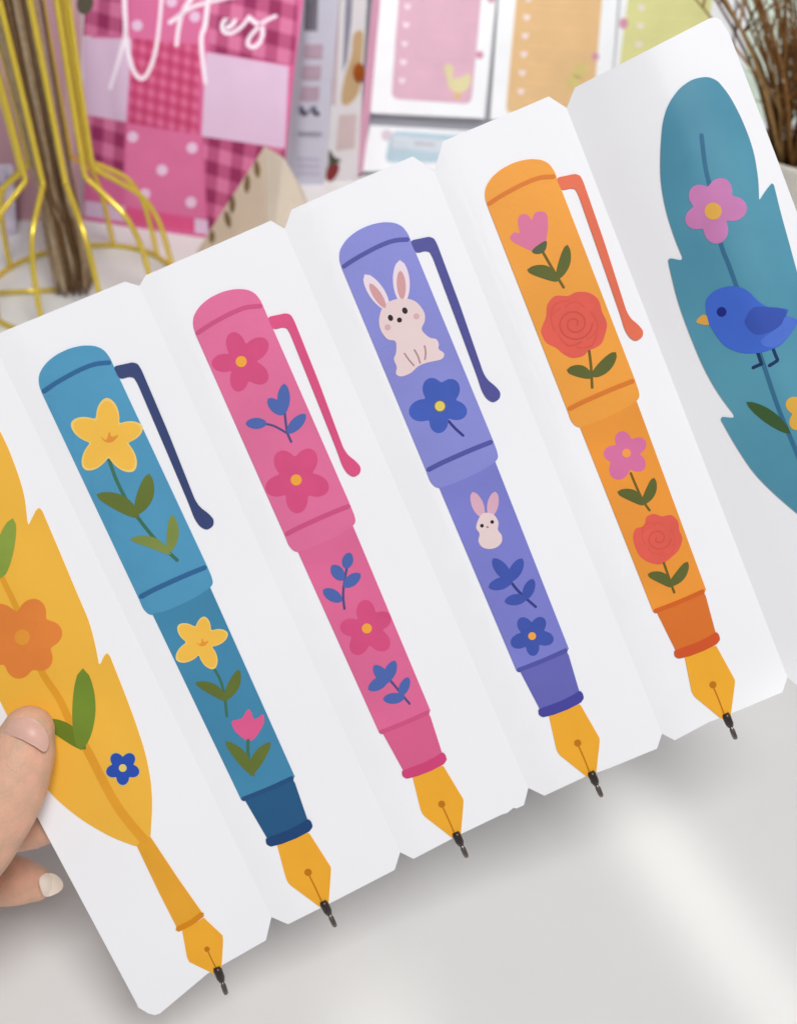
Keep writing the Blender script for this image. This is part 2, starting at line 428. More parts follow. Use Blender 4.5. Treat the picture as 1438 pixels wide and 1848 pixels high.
# pink pen
P = Pen(2, 'pink flat pen with rose clip, printed with pink five-petal flowers and blue sprigs',
        cols('pink', (221, 116, 156), (219, 110, 151), (202, 88, 130), (214, 88, 130), (212, 100, 140), (204, 74, 120)))
P.body()
pet = mat('petal_rose', (210, 84, 128), .55, .06, 120); sprig_m = mat('sprig_blue', (78, 102, 168), .55, .05); sprig_s = mat('sprig_stem', (82, 76, 128), .6)
Zp = lambda p: Z(300, 480, .2782, p); Zq = lambda p: Z(500, 950, .341, p)
def fl(P, zz, c, tips, m, cm, cr, wd=.62, ring=None):
    c = zz([c])[0]; f = P.add('flower', blossom(*c, zz(tips), wd), m, 1)
    if ring: P.add('ring', ell(*c, cr * 1.22), ring, 2, f)
    P.add('centre', ell(*c, cr), cm, 3, f); return f
fl(P, Zp, (487, 620), [(425, 430), (655, 480), (655, 750), (465, 815), (295, 635)], pet, centre, 10)
fl(P, Zp, (843, 1388), [(725, 1205), (950, 1190), (1055, 1450), (852, 1605), (645, 1455)], pet, centre, 10, .66)
fl(P, Zq, (475, 540), [(465, 388), (600, 470), (588, 650), (408, 678), (332, 530)], pet, centre, 9, .66)
def sprig(P, zz, stems, leaves, wd, sm, lm, name='sprig'):
    r = P.add(name, stroke(zz(stems[0]), wd), sm, 1)
    for s in stems[1:]: P.stem(zz(s), wd * .9, sm, r, 1)
    for a, b, lw in leaves:
        a, b = zz([a, b]); P.add('leaf', leaf(a, b, lw, 0, .55), lm, 2, r)
sprig(P, Zp, [[(768, 900), (770, 960), (785, 1075), (812, 1142)], [(630, 1022), (700, 1038), (785, 1085)]],
      [((766, 762), (758, 965), 23), ((660, 860), (765, 965), 22), ((905, 960), (785, 1085), 21), ((515, 1022), (655, 1020), 20)], 4.5, sprig_s, sprig_m)
sprig(P, Zq, [[(375, 190), (355, 300), (350, 370), (357, 438)], [(290, 360), (350, 385)]],
      [((385, 138), (362, 225), 20), ((290, 205), (352, 285), 22), ((442, 250), (350, 320), 21), ((243, 335), (345, 395), 22)], 4.5, sprig_s, sprig_m)
sprig(P, Zq, [[(575, 790), (620, 840), (660, 890), (702, 940)]],
      [((625, 710), (570, 830), 21), ((512, 735), (590, 830), 22), ((482, 865), (590, 800), 22), ((695, 798), (650, 900), 18), ((560, 915), (675, 905), 20)], 4.5, sprig_s, sprig_m)

# purple pen
P = Pen(3, 'purple flat pen with indigo clip, printed with white rabbits and blue flowers',
        cols('purple', (138, 140, 208), (125, 127, 200), (82, 84, 158), (80, 80, 146), (102, 102, 176), (70, 68, 150)))
P.body()
fur = mat('rabbit_cream', (230, 208, 208), .6, .03); fur_rim = mat('rabbit_rim', (234, 218, 228), .6, .02); earm = mat('rabbit_ear_pink', (208, 158, 160), .6, .04)
ink = mat('ink_black', (38, 26, 32), .5); blush = mat('rabbit_blush', (212, 176, 178), .6); brown = mat('rabbit_line', (176, 138, 138), .6)
Zu = lambda p: Z(560, 370, .2782, p); Zv = lambda p: Z(760, 840, .341, p)
r = P.add('rabbit', smooth_pts(Zu([(470, 660), (520, 622), (600, 605), (680, 625), (735, 690), (742, 750), (722, 808), (770, 858), (815, 870), (832, 900), (832, 935), (866, 962), (850, 1000), (760, 1022), (700, 1046), (650, 1090), (590, 1112), (556, 1095), (560, 1050), (542, 1000), (556, 955), (552, 885), (500, 870), (456, 810), (446, 740)]), 4), fur, 2)
for a, b, lw in (((352, 450), (505, 680), 28), ((580, 357), (600, 640), 30)):
    a, b = Zu([a, b]); P.add('ear', leaf(a, b, lw, 0, .5), fur_rim, 1, r)
for a, b, lw in (((385, 508), (488, 668), 15), ((583, 425), (597, 612), 16)):
    a, b = Zu([a, b]); P.add('inner_ear', leaf(a, b, lw, 0, .5), earm, 3, r)
for c, rr in (((520, 732), 4.6), ((613, 685), 4.8)):
    c = Zu([c])[0]; P.add('eye', ell(*c, rr, rr * 1.25, -.4), ink, 3, r)
P.add('nose', ell(*Zu([(578, 746)])[0], 4.6), ink, 3, r)
for c in ((502, 793), (688, 722)): P.add('cheek', ell(*Zu([c])[0], 5.5), blush, 3, r)
for s in ([(610, 962), (640, 1005), (672, 1042)], [(674, 938), (697, 980), (712, 1026)], [(740, 912), (748, 955), (743, 1002)]):
    P.add('leg_line', stroke(Zu(s), 3), brown, 3, r)
bl = mat('blue_petal', (66, 92, 178), .55, .07, 150); bl2 = mat('blue_petal_deep', (64, 84, 166), .55, .07, 150); nav = mat('navy_line', (52, 58, 128), .6)
f = fl(P, Zu, (840, 1305), [(765, 1125), (940, 1135), (1015, 1352), (828, 1480), (640, 1352)], bl, centre2, 9, .7, mat('centre_ring', (120, 106, 110), .6))
P.stem(Zu([(895, 1400), (940, 1450), (992, 1497)]), 5, nav, f, 1)
r = P.add('rabbit', smooth_pts(Zv([(300, 290), (320, 258), (350, 250), (385, 262), (408, 300), (405, 340), (425, 370), (425, 405), (400, 432), (362, 442), (322, 432), (302, 400), (308, 362), (290, 330)]), 4), fur, 2)
for a, b, lw in (((270, 140), (325, 275), 21), ((392, 138), (365, 272), 20)):
    a, b = Zv([a, b]); P.add('ear', leaf(a, b, lw, 0, .5), mat('rabbit_ear_mauve', (216, 172, 190), .6), 1, r)
for c in ((321, 319), (375, 299)): P.add('eye', ell(*Zv([c])[0], 3.3), ink, 3, r)
P.add('nose', ell(*Zv([(350, 326)])[0], 2.5, 1.8), brown, 3, r)
sprig(P, Zv, [[(440, 570), (500, 650), (550, 700), (607, 750)]],
      [((378, 492), (475, 612), 23), ((535, 492), (465, 615), 22), ((355, 645), (485, 605), 22), ((592, 600), (545, 712), 20), ((440, 720), (560, 700), 20)], 5, nav, bl2)
fl(P, Zv, (586, 903), [(520, 808), (645, 805), (700, 925), (592, 1008), (474, 948)], bl2, centre, 7, .66)

# orange pen
P = Pen(4, 'orange flat pen with coral clip, printed with pink flowers and red roses',
        cols('orange', (236, 162, 80), (233, 153, 74), (214, 124, 60), (222, 114, 88), (212, 116, 58), (204, 88, 52), (206, 100, 50)))
P.body()
Zo = lambda p: Z(840, 260, .2782, p); Zr = lambda p: Z(1030, 740, .341, p)
tul = mat('tulip_mauve', (214, 122, 156), .55, .04); rose = mat('rose_red', (220, 98, 86), .55, .06, 140); rose_d = mat('rose_line', (204, 86, 76), .6); rose_e = mat('rose_petal_edge', (212, 92, 80), .6); bst = mat('stem_brown', (110, 92, 38), .6)
f = P.add('tulip', smooth_pts(Zo([(288, 605), (315, 572), (348, 575), (338, 500), (352, 462), (385, 454), (412, 468), (428, 492), (448, 448), (490, 436), (526, 455), (534, 525), (526, 600), (512, 650), (470, 692), (430, 694), (360, 662), (305, 632)]), 4), tul, 1)
P.add('sepal', smooth_pts(Zo([(430, 694), (462, 660), (522, 628), (520, 680), (492, 708), (452, 712)]), 4), mat('sepal_green', (84, 96, 68), .6), 2, f)
P.stem(Zo([(500, 700), (540, 770), (590, 855), (636, 932)]), 5, bst, f, 1)
for a, b, lw, be in (((398, 815), (608, 885), 24, -6), ((660, 652), (592, 880), 21, -4)):
    a, b = Zo([a, b]); P.add('leaf', leaf(a, b, lw, be, .55), dgreen, 2, f)
def rose_f(P, zz, c, pts, turns, rad, kx):
    r = P.add('rose', smooth_pts(zz(pts), 5), rose, 1); c = zz([c])[0]
    sp = []
    for k in range(int(turns * 14) + 1):
        t = k / 14 * 2 * math.pi; q = rad * (1 - .86 * k / (turns * 14)); sp.append((c[0] + q * math.cos(t) * 1.05, c[1] + q * math.sin(t)))
    P.add('petal_line', stroke(sp, kx, 3), rose_d, 2, r)
    for a0, a1, q in ((-.6, .9, 1.38), (1.2, 2.5, 1.32), (2.8, 4.0, 1.4), (4.2, 5.3, 1.3), (.3, 1.5, 1.62), (3.3, 4.5, 1.6)):
        arc = [(c[0] + rad * q * math.cos(a0 + (a1 - a0) * t / 6) * (1 - .05 * abs(t - 3)), c[1] + rad * q * math.sin(a0 + (a1 - a0) * t / 6) * (1 - .05 * abs(t - 3))) for t in range(7)]
        P.add('petal_line', stroke(arc, kx * 1.1, 3, .5), rose_e, 2, r)
    return r
f = rose_f(P, Zo, (705, 1165), [(490, 1200), (520, 1120), (530, 1040), (580, 985), (660, 985), (720, 960), (800, 965), (860, 1010), (885, 1090), (915, 1160), (905, 1230), (875, 1300), (800, 1340), (760, 1375), (690, 1388), (630, 1360), (590, 1325), (525, 1290), (495, 1240)], 2.1, 31, 3.2)
P.stem(Zo([(800, 1340), (812, 1440), (820, 1582)]), 5, bst, f, 1)
for a, b, lw, be in (((655, 1465), (822, 1510), 22, -4), ((975, 1350), (818, 1510), 23, -3)):
    a, b = Zo([a, b]); P.add('leaf', leaf(a, b, lw, be, .5), dgreen, 2, f)
f = fl(P, Zr, (293, 228), [(262, 112), (392, 160), (385, 315), (230, 365), (172, 232)], mat('mauve_petal', (212, 116, 160), .55), mat('centre_orange', (240, 158, 90), .55), 8, .72)
P.stem(Zr([(315, 333), (345, 405), (380, 480), (416, 532)]), 4.5, bst, f, 1)
for a, b, lw, be in (((245, 432), (392, 500), 21, -5), ((440, 358), (378, 500), 19, -4)):
    a, b = Zr([a, b]); P.add('leaf', leaf(a, b, lw, be, .5), dgreen, 2, f)
f = rose_f(P, Zr, (462, 680), [(328, 680), (340, 630), (385, 612), (400, 565), (440, 550), (480, 562), (530, 556), (565, 590), (572, 635), (588, 680), (570, 740), (530, 780), (480, 815), (430, 812), (375, 785), (345, 740)], 1.6, 22, 2.0)
P.stem(Zr([(490, 808), (515, 880), (546, 967)]), 4.5, bst, f, 1)
for a, b, lw, be in (((405, 868), (540, 935), 20, -5), ((618, 803), (518, 932), 19, -4)):
    a, b = Zr([a, b]); P.add('leaf', leaf(a, b, lw, be, .5), dgreen, 2, f)

# ------------------------------------------------------------------ the two feather pens
class Feather(Pen):
    def __init__(self, pi, label, c, name):
        self.pi = pi; self.S = SURF[pi]; self.n = 0
        self.o = empty(name, self.S(c[0], c[1], 0), label, 'pen', 'pens laid out on the folding card')
P = Feather(0, 'yellow feather shaped flat pen printed with an orange flower, half under the thumb', (120, 1250), 'feather_pen')
fy = mat('feather_yellow', (238, 184, 84), .55, .05, 30); rach = mat('feather_quill_line', (224, 160, 66), .55, .05)
FE = [(-60, 690), (-30, 722), (0, 776), (16, 809), (35, 860), (45, 895), (50, 940), (52, 948), (56, 940), (66, 920), (72, 916), (77, 922), (114, 1009), (141, 1074), (162, 1122), (173, 1166), (179, 1198), (182, 1198), (188, 1184), (194, 1178), (199, 1184), (227, 1255), (242, 1295), (263, 1358), (273, 1410), (275.5, 1452), (272, 1512), (262, 1524), (247, 1528), (203, 1512), (147, 1480), (88, 1431), (40, 1350), (10, 1282), (-40, 1190), (-100, 1070), (-150, 930), (-170, 820), (-160, 740), (-120, 690)]
P.add('vane', rounded(FE, 40), fy, 0)
q = P.add('quill', [(247, 1526), (258, 1515), (272, 1510), (323, 1587), (366, 1648), (345, 1664), (322, 1679), (287, 1610)], mat('quill_yellow', (226, 164, 68), .55), 1, h0=-.0001)
P.add('band', stroke([(321, 1677), (345, 1665), (365, 1650)], 10), mat('quill_band', (210, 136, 46), .55), 2, q)
nb = P.add('nib', [(329, 1679), (350, 1668), (368, 1656), (402, 1688), (403, 1697), (400, 1750), (395, 1757), (387, 1758), (342, 1736), (338, 1728)], gold_m, 0)
P.add('breather_hole', ell(374, 1713, 5), nibline_m, 1, nb); P.add('slit', stroke([(375, 1716), (384, 1735), (393, 1752)], 2.4), nibline_m, 1, nb)
P.M = None
pen_tip(P, [(391, 1745), (395, 1755), (401, 1771), (402, 1775), (405, 1784), (409, 1795)])
P.add('shaft', stroke([(-60, 880), (-20, 985), (5, 1044), (32, 1101), (73, 1206), (108, 1262), (133, 1316), (158, 1354), (210, 1452), (262, 1518)], 8, taper=2.2), rach, 1)
f = P.add('flower', blossom(41, 1150, [(70, 1082), (113, 1140), (88, 1206), (32, 1225), (-26, 1188), (-24, 1098)], .7), mat('flower_orange', (224, 134, 72), .55, .06), 2)
P.add('centre', ell(41, 1150, 14), mat('flower_amber', (228, 154, 72), .55), 3, f)
gl = mat('leaf_green', (116, 140, 56), .55, .12, 60); gl2 = mat('leaf_deep_green', (108, 128, 46), .55, .12, 60)
P.add('leaf', leaf((24, 935), (2, 1044), 32, 3, .5), mat('leaf_fresh_green', (136, 156, 72), .55, .1), 2)
P.add('leaf', leaf((150, 1206), (146, 1354), 42, -4, .5), gl, 3); P.add('leaf', leaf((78, 1300), (156, 1352), 30, -6, .5), gl2, 2)
tp = [(222 + 34 * math.cos(a), 1386 + 34 * math.sin(a)) for a in [math.radians(90 + 72 * k) for k in range(5)]]
f = P.add('flower', blossom(222, 1386, tp, .74), mat('petal_rim', (212, 188, 110), .55), 1)
P.add('petals', blossom(222, 1386, [(222 + 31 * math.cos(a), 1386 + 31 * math.sin(a)) for a in [math.radians(90 + 72 * k) for k in range(5)]], .74), mat('petal_royal_blue', (44, 78, 170), .5, .08), 2, f)
P.add('centre', ell(222, 1386, 7), mat('centre_cream', (226, 206, 116), .55), 3, f)

P = Feather(5, 'teal feather shaped flat pen printed with a blue bird and a pink flower', (1380, 620), 'feather_pen')
ft = mat('feather_teal', (84, 144, 168), .42, .08, 26, hue=(92, 152, 172), spec=.4); rt = mat('feather_teal_line', (58, 108, 140), .5)
FT = [(1276, 138), (1294, 145), (1315, 171), (1335, 208), (1351, 247), (1361, 280), (1368, 325), (1369, 360), (1371, 359), (1380, 345), (1392, 330), (1396, 334), (1408, 384), (1424, 441), (1438, 493), (1472, 610), (1500, 730), (1512, 840), (1506, 930), (1490, 970), (1470, 952), (1438, 927), (1398, 893), (1359, 854), (1325, 802), (1300, 757), (1302, 752), (1329, 755), (1294, 709), (1268, 662), (1242, 599), (1221, 540), (1207, 480), (1205, 468), (1210, 466), (1234, 471), (1216, 428), (1200, 377), (1191, 325), (1191, 273), (1195, 221), (1205, 187), (1226, 158), (1250, 142)]
def padd(*a, **k): return P.add(*a, sm=True, **k)
padd('vane', rounded(FT, 40), ft, 0)
q = padd('quill', [(1480, 958), (1502, 948), (1560, 1060), (1540, 1072)], rt, 1, h0=-.0001)
padd('nib', [(1540, 1070), (1560, 1060), (1592, 1095), (1590, 1130), (1580, 1132), (1548, 1112)], gold_m, 0)
padd('shaft', stroke([(1265, 243), (1272, 300), (1282, 345), (1299, 436), (1315, 480), (1340, 550), (1373, 646), (1405, 740), (1440, 825), (1492, 960)], 8), rt, 1)
f = padd('flower', blossom(1287, 380, [(1306, 322), (1347, 374), (1294, 440), (1237, 403), (1248, 338)], .74), mat('petal_orchid', (198, 128, 178), .55, .08, 90), 2)
padd('centre', ell(1286, 381, 15.5), mat('centre_gold', (222, 172, 88), .55), 3, f)
Zt = lambda p: Z(1138, 480, .2597, p)
b = padd('bird', smooth_pts(Zt([(518, 270), (535, 215), (595, 165), (690, 140), (770, 152), (830, 190), (890, 250), (970, 292), (1090, 300), (1075, 350), (1155, 375), (1130, 440), (1060, 530), (1000, 570), (900, 602), (800, 607), (720, 590), (640, 545), (570, 450), (535, 380)]), 4), mat('bird_blue', (68, 104, 198), .5, .06, 60), 3)
padd('wing', smooth_pts(Zt([(792, 370), (845, 292), (930, 285), (1075, 306), (1050, 400), (960, 460), (870, 475), (805, 425)]), 4), mat('bird_wing', (58, 84, 172), .5, .1, 60), 4, b)
padd('tail', smooth_pts(Zt([(960, 470), (1040, 410), (1075, 352), (1150, 376), (1128, 438), (1058, 526), (1000, 562), (930, 560), (900, 520)]), 4), mat('bird_tail', (84, 116, 206), .5, .08, 80), 4, b)
padd('eye', ell(*Zt([(629, 319)])[0], 8.8), mat('bird_eye', (24, 36, 122), .5), 4, b)
padd('beak', smooth_pts(Zt([(452, 386), (500, 338), (545, 365), (538, 408), (490, 406)]), 3), mat('bird_beak', (218, 164, 84), .5), 2, b)
lg = mat('bird_leg', (22, 48, 88), .55)
for s in ([(875, 590), (893, 640), (908, 685)], [(908, 682), (880, 692), (845, 708)], [(985, 570), (1002, 615), (1020, 655)], [(1020, 655), (990, 675), (958, 694)]):
    padd('leg', stroke(Zt(s), 6), lg, 2, b)
padd('leaf', leaf(*Zt([(800, 945), (1108, 1165)]), 24, -2, .6), mat('leaf_forest', (62, 92, 52), .6, .15), 2)
f = padd('flower', blossom(1456, 742, [(1456 + 42 * math.cos(a), 742 + 42 * math.sin(a)) for a in [math.radians(205 + 72 * k) for k in range(5)]], .74), mat('petal_amber', (224, 174, 84), .55), 2)
padd('centre', ell(1456, 742, 12), mat('flower_amber', (228, 154, 72)), 3, f)

# ------------------------------------------------------------------ the hand
skin = mat('skin', (216, 180, 154), .5, .11, 190, hue=(220, 172, 150), bump=.6, bscale=1100, sss=.35)
nailm = mat('nail', (218, 178, 164), .4, .04, 300, spec=.35, sss=.2)
nailtip = mat('nail_edge', (232, 218, 204), .3, .04, 300, spec=.5)
THUMB = [((52, 1320, .2752), .0066), ((46, 1338, .2748), .0077), ((34, 1376, .2738), .0086), ((14, 1424, .2728), .0095), ((-20, 1482, .2722), .0100), ((-80, 1552, .2745), .0112), ((-240, 1665, .287), .0145), ((-430, 1700, .31), .018)]
def chain(c): return [(at(*p), r) for p, r in c]
fingers = [
    [((64, 1595, .316), .0052), ((50, 1593, .3155), .0062), ((15, 1588, .315), .0074), ((-60, 1578, .317), .0084), ((-220, 1545, .322), .0092), ((-420, 1500, .330), .0105)],
    [((150, 1430, .2975), .006), ((110, 1450, .2975), .0078), ((40, 1482, .2965), .0080), ((-90, 1470, .304), .0088), ((-260, 1420, .318), .0095), ((-430, 1410, .334), .0108)],
    [((130, 1290, .2945), .006), ((90, 1310, .2945), .0076), ((0, 1350, .2965), .0080), ((-130, 1340, .310), .0086), ((-290, 1310, .325), .0092), ((-440, 1320, .338), .0105)],
    [((60, 1170, .2925), .005), ((30, 1185, .2925), .0066), ((-50, 1215, .297), .0070), ((-160, 1220, .312), .0076), ((-300, 1215, .326), .0082), ((-430, 1235, .338), .0095)]]
bm = bmesh.new()
def limb(ch):
    pts = chain(ch); P3 = [tuple(p) + (r,) for p, r in pts]; S4 = smooth_pts(P3, 5, False)
    tube_bm(bm, [s[:3] for s in S4], [s[3] for s in S4], 20)
    for (p, r) in (pts[0], pts[-1]): bmesh.ops.create_uvsphere(bm, u_segments=16, v_segments=10, radius=r, matrix=Matrix.Translation(p))
limb(THUMB)
for fg in fingers: limb(fg)
for fg in fingers: limb([fg[-1], ((-560, 1500, .345), .013), ((-700, 1640, .355), .016)])
limb([THUMB[-1], ((-560, 1640, .335), .020), ((-720, 1680, .352), .022)])
limb([((-430, 1380, .335), .011), ((-520, 1560, .337), .014), ((-640, 1650, .345), .018)])
limb([((-620, 1600, .345), .020), ((-800, 1710, .36), .024), ((-1150, 1850, .38), .027), ((-1500, 1980, .40), .032)])
hand = link('hand', bm, skin, None, True, origin=at(-300, 1560, .31))
tag(hand, 'light skinned hand pinching the left edge of the white card', 'hand')
rm = hand.modifiers.new('remesh', 'REMESH'); rm.mode = 'VOXEL'; rm.voxel_size = 0.0009; rm.use_smooth_shade = True
sm = hand.modifiers.new('smooth', 'SMOOTH'); sm.factor = .5; sm.iterations = 5
def limb_depth(ch, x, y):
    """front surface of a finger along the view axis"""
    pts = [(Vector((p[0], p[1])), p[2], r) for p, r in ch]; best = None
    for (a, da, ra), (b, db, rb) in zip(pts, pts[1:]):
        t = max(0, min(1, (Vector((x, y)) - a).dot(b - a) / (b - a).length_squared)); c = a.lerp(b, t)
        dd = da + (db - da) * t; r = ra + (rb - ra) * t; dist = (Vector((x, y)) - c).length / FPX * dd
        z = dd - math.sqrt(max(r * r - dist * dist, (r * .12) ** 2))
        if best is None or z < best: best = z
    return best
def nail(outl, ch, lift, m, parent, name='nail', shift=0.0):
    return piece(name, outl, m, parent, -.0012, lift, lambda x, y, h: at(x, y, limb_depth(ch, x, y) - h + shift), grid=5, smooth=True)
nail(smooth_pts([(10, 1322), (17, 1303), (34, 1295), (54, 1295), (74, 1306), (87, 1328), (88, 1346), (80, 1357), (62, 1346), (36, 1333)], 4), THUMB, .00012, nailm, hand)
nail(smooth_pts([(72, 1586), (84, 1576), (100, 1578), (113, 1590), (113, 1604), (100, 1614), (82, 1618), (74, 1604)], 4), fingers[0], .0004, nailtip, hand, shift=-.002)

# ------------------------------------------------------------------ things standing at the back of the table
def slab(name, outl, mp, m, th, parent=None):
    return piece(name, outl, m, parent, -th, 0.0, mp, grid=0)
# patchwork notebook
NB = lean_plane((150, 397), (499, 449), 25)
nb = empty('notebook', NB(330, 300), 'pink patchwork notebook with white script lettering, leaning behind the gold wire vase', 'notebook')
n_pink = mat('notebook_pink', (204, 104, 148), .5, .05, 40); lil = mat('notebook_lilac', (212, 184, 208), .5, .03, 40); npk2 = mat('notebook_rose', (206, 112, 152), .5, .04, 40)
slab('cover', rounded([(176, -200), (556, -160), (547, 0), (530, 140), (499, 449), (150, 397)], 8), NB, n_pink, .011, nb)
G1 = gingham('gingham_wide', (206, 112, 152), (178, 76, 120), (140, 32, 84), .0165, math.radians(-8))
G2 = gingham('gingham_fine', (208, 100, 142), (196, 72, 116), (184, 52, 100), .0078, math.radians(-8))
def patch(o, m, k=1, name='patch'): return piece(name, o, m, nb, -.0005, .0002 * k, NB, grid=0)
patch([(158, -80), (224, -80), (222, 62), (150, 66)], G1)
patch([(375, -80), (542, -75), (531, 118), (378, 94)], G1)
patch([(153, 208), (228, 220), (222, 330), (151, 320)], G1)
patch([(366, 246), (516, 268), (501, 440), (376, 422)], G1)
patch([(238, 68), (362, 82), (358, 244), (232, 222)], G2)
patch([(150, 68), (238, 70), (228, 220), (152, 206)], lil)
patch([(372, 94), (521, 120), (514, 268), (364, 246)], lil)
patch([(230, 224), (362, 244), (370, 395), (226, 372)], npk2)
patch([(238, -80), (366, -80), (364, 82), (236, 68)], npk2)
patch([(228, 374), (350, 394), (350, 418), (228, 402)], mat('notebook_red', (206, 86, 130), .5, .05))
patch([(352, 394), (378, 398), (378, 424), (352, 420)], lil); patch([(154, 362), (226, 372), (226, 400), (154, 390)], lil)
for x, y in ((248, 46), (310, 3), (240, 247), (347, 267), (293, 307), (345, 365), (262, 350), (352, 30)):
    patch(ell(x, y, 10, 10, 0, 14), mat('dot_pale', (222, 190, 214), .5), 2, 'dot')
ltr = mat('lettering_white', (242, 230, 240), .5, .02)
Z4 = lambda p: Z(330, 0, .1669, p)
for pts, wd in (([(224, -80), (225, 0), (227, 58), (219, 93), (209, 127), (199, 160)], 9), ([(228, 62), (233, 100), (243, 130), (255, 142), (267, 132), (281, 93), (289, 33), (296, -60)], 8),
                ([(352, -10), (338, 8), (328, 28), (322, 55), (319, 82)], 9), ([(306, 41), (322, 30), (345, 14), (380, 3), (432, -8)], 8), ([(377, -20), (371, 42), (364, 67), (366, 108), (371, 150)], 9),
                (Z4([(475, 305), (540, 262), (562, 205), (510, 180), (450, 220), (425, 290), (455, 350), (530, 355), (640, 285), (715, 185)]), 8),
                (Z4([(712, 180), (770, 235), (850, 290), (862, 370), (830, 460), (765, 510), (705, 480), (725, 400), (800, 310), (880, 235), (1010, 170)]), 8)):
    patch(stroke(pts, wd, 6, .75), ltr, 3, 'letter_stroke')

# mauve folder and lilac pouch behind the vase
MF = lean_plane((-120, 398), (140, 398), 24)
mf = empty('folder', MF(60, 390), 'dusty mauve folder standing behind the dried stems', 'folder')
slab('cover', rounded([(-120, -180), (150, -180), (146, 398), (-120, 398)], 6), MF, mat('mauve_card', (190, 150, 160), .55, .06, 20), .008, mf)
piece('spine', [(118, -180), (136, -180), (134, 396), (117, 396)], mat('mauve_spine', (204, 168, 172), .55, .04), mf, -.0004, .0008, MF, grid=0)
LP = lean_plane((-130, 424), (30, 424), 12)
lp = empty('pouch', LP(-30, 420), 'lilac patterned pouch lying low beside the mauve folder', 'pouch')
slab('front', rounded([(-130, 300), (24, 296), (31, 424), (-130, 424)], 8), LP, mat('pouch_lilac', (196, 184, 206), .5, .1, 120, hue=(216, 208, 222)), .012, lp)
for k in range(7):
    piece('spot', ell(-60 + (k * 37) % 86, 312 + (k * 53) % 95, 7, 5, k), mat('pouch_spot', (150, 140, 184), .5), lp, -.0003, .0004, LP, grid=0)

# beige folded paper
A = on_plane(Vector((0, .668, 0)), Vector((0, 1, 0)))(478, 264); T2 = on_plane(Vector((0, .690, 0)), Vector((0, 1, 0)))(512, 284)
R2 = on_plane(Vector((0, .700, 0)), Vector((0, 1, 0)))(548, 345)
Lp, Mp, Rp = tab(352, 458), tab(484, 505), tab(585, 440)
bk = empty('gift_wrap', tab(480, 480), 'beige folded paper wrap with brown leaf marks in front of the pink notebook', 'paper wrap')
def solid(name, quads, m, parent):
    bm = bmesh.new(); d = {}
    for q in quads:
        vs = []
        for p in q:
            k = tuple(round(c, 6) for c in p)
            if k not in d: d[k] = bm.verts.new(p)
            vs.append(d[k])
        bm.faces.new(vs)
    bmesh.ops.recalc_face_normals(bm, faces=bm.faces)
    return link(name, bm, m, parent)
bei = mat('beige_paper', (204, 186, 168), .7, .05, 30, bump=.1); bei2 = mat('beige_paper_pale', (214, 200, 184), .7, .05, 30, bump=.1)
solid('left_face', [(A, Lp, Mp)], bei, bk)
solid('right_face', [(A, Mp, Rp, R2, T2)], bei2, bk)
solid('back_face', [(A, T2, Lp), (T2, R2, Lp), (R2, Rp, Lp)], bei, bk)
LFp = on_plane(A, (Lp - A).cross(Mp - A))
for p0, p1 in (((462, 288), (466, 322)), ((447, 314), (445, 350)), ((420, 352), (419, 386)), ((407, 380), (415, 412)), ((383, 415), (382, 440))):
    piece('leaf_mark', leaf(p0, p1, 11, 0, .7), mat('leaf_mark_brown', (122, 98, 70), .7, .15), bk, -.0003, .0004, LFp, grid=0)

# grey labelled packet
def ybase(Y): return on_plane(Vector((0, Y, 0)), Vector((0, 1, 0)))
def tpx(Y):
    d = Y * math.cos(PITCH) + H * math.sin(PITCH); return 924 - FPX * (Y * math.sin(PITCH) - H * math.cos(PITCH)) / d
GP = ybase(.785); yb = tpx(.785)
gp = empty('packet', GP(550, yb), 'grey packet with barcode and small pink squares, right of the pink notebook', 'packet')
slab('sleeve', [(532, -200), (626, -200), (612, 0), (596, 200), (584, yb), (490, yb), (512, 200), (538, 0)], GP, mat('packet_grey', (188, 188, 200), .4, .03, 40, spec=.5), .008, gp)
piece('edge', [(538, -60), (549, -60), (530, 180), (520, yb), (500, yb), (514, 180)], mat('packet_edge', (204, 204, 214), .3, .03, spec=.5), gp, -.0004, .0012, GP, grid=0)
for k in range(6):
    x = 554 + k * 3.4
    piece('bar', [(x, -60), (x + (2.2 if k % 2 else 1.4), -60), (x - 3.0, 55), (x - 5 + (1.6 if k % 2 else 0), 55)], mat('barcode', (70, 68, 76), .5), gp, -.0003, .0006, GP, grid=0)
piece('barcode_field', [(552, -60), (576, -60), (573, 56), (550, 56)], mat('barcode_field', (120, 118, 128), .5), gp, -.0003, .0003, GP, grid=0)
for y0 in (80, 118, 156):
    s = -(y0 / 12.5)
    piece('square', rounded([(556 + s, y0), (590 + s, y0), (588 + s, y0 + 26), (553 + s, y0 + 26)], 4), mat('packet_square', (170, 150, 164), .5), gp, -.0003, .0006, GP, grid=0)
for x, y in ((544, 196), (550, 205), (545, 203), (566, 196), (572, 205), (567, 203), (557, 200)):
    piece('print', ell(x, y, 5.5 if x != 557 else 2.5, 4, .5, 12), mat('packet_print', (92, 90, 108), .5), gp, -.0003, .0006 + (x % 5) * .00003, GP, grid=0)
piece('print', [(538, 238), (581, 239), (580, 246), (537, 245)], mat('packet_print_soft', (140, 140, 152), .5), gp, -.0003, .0006, GP, grid=0)
for k in range(3):
    piece('print', [(536, 284 + 13 * k), (578, 286 + 13 * k), (577, 291 + 13 * k), (535, 289 + 13 * k)], mat('packet_print_pale', (172, 168, 182), .5), gp, -.0003, .0006, GP, grid=0)

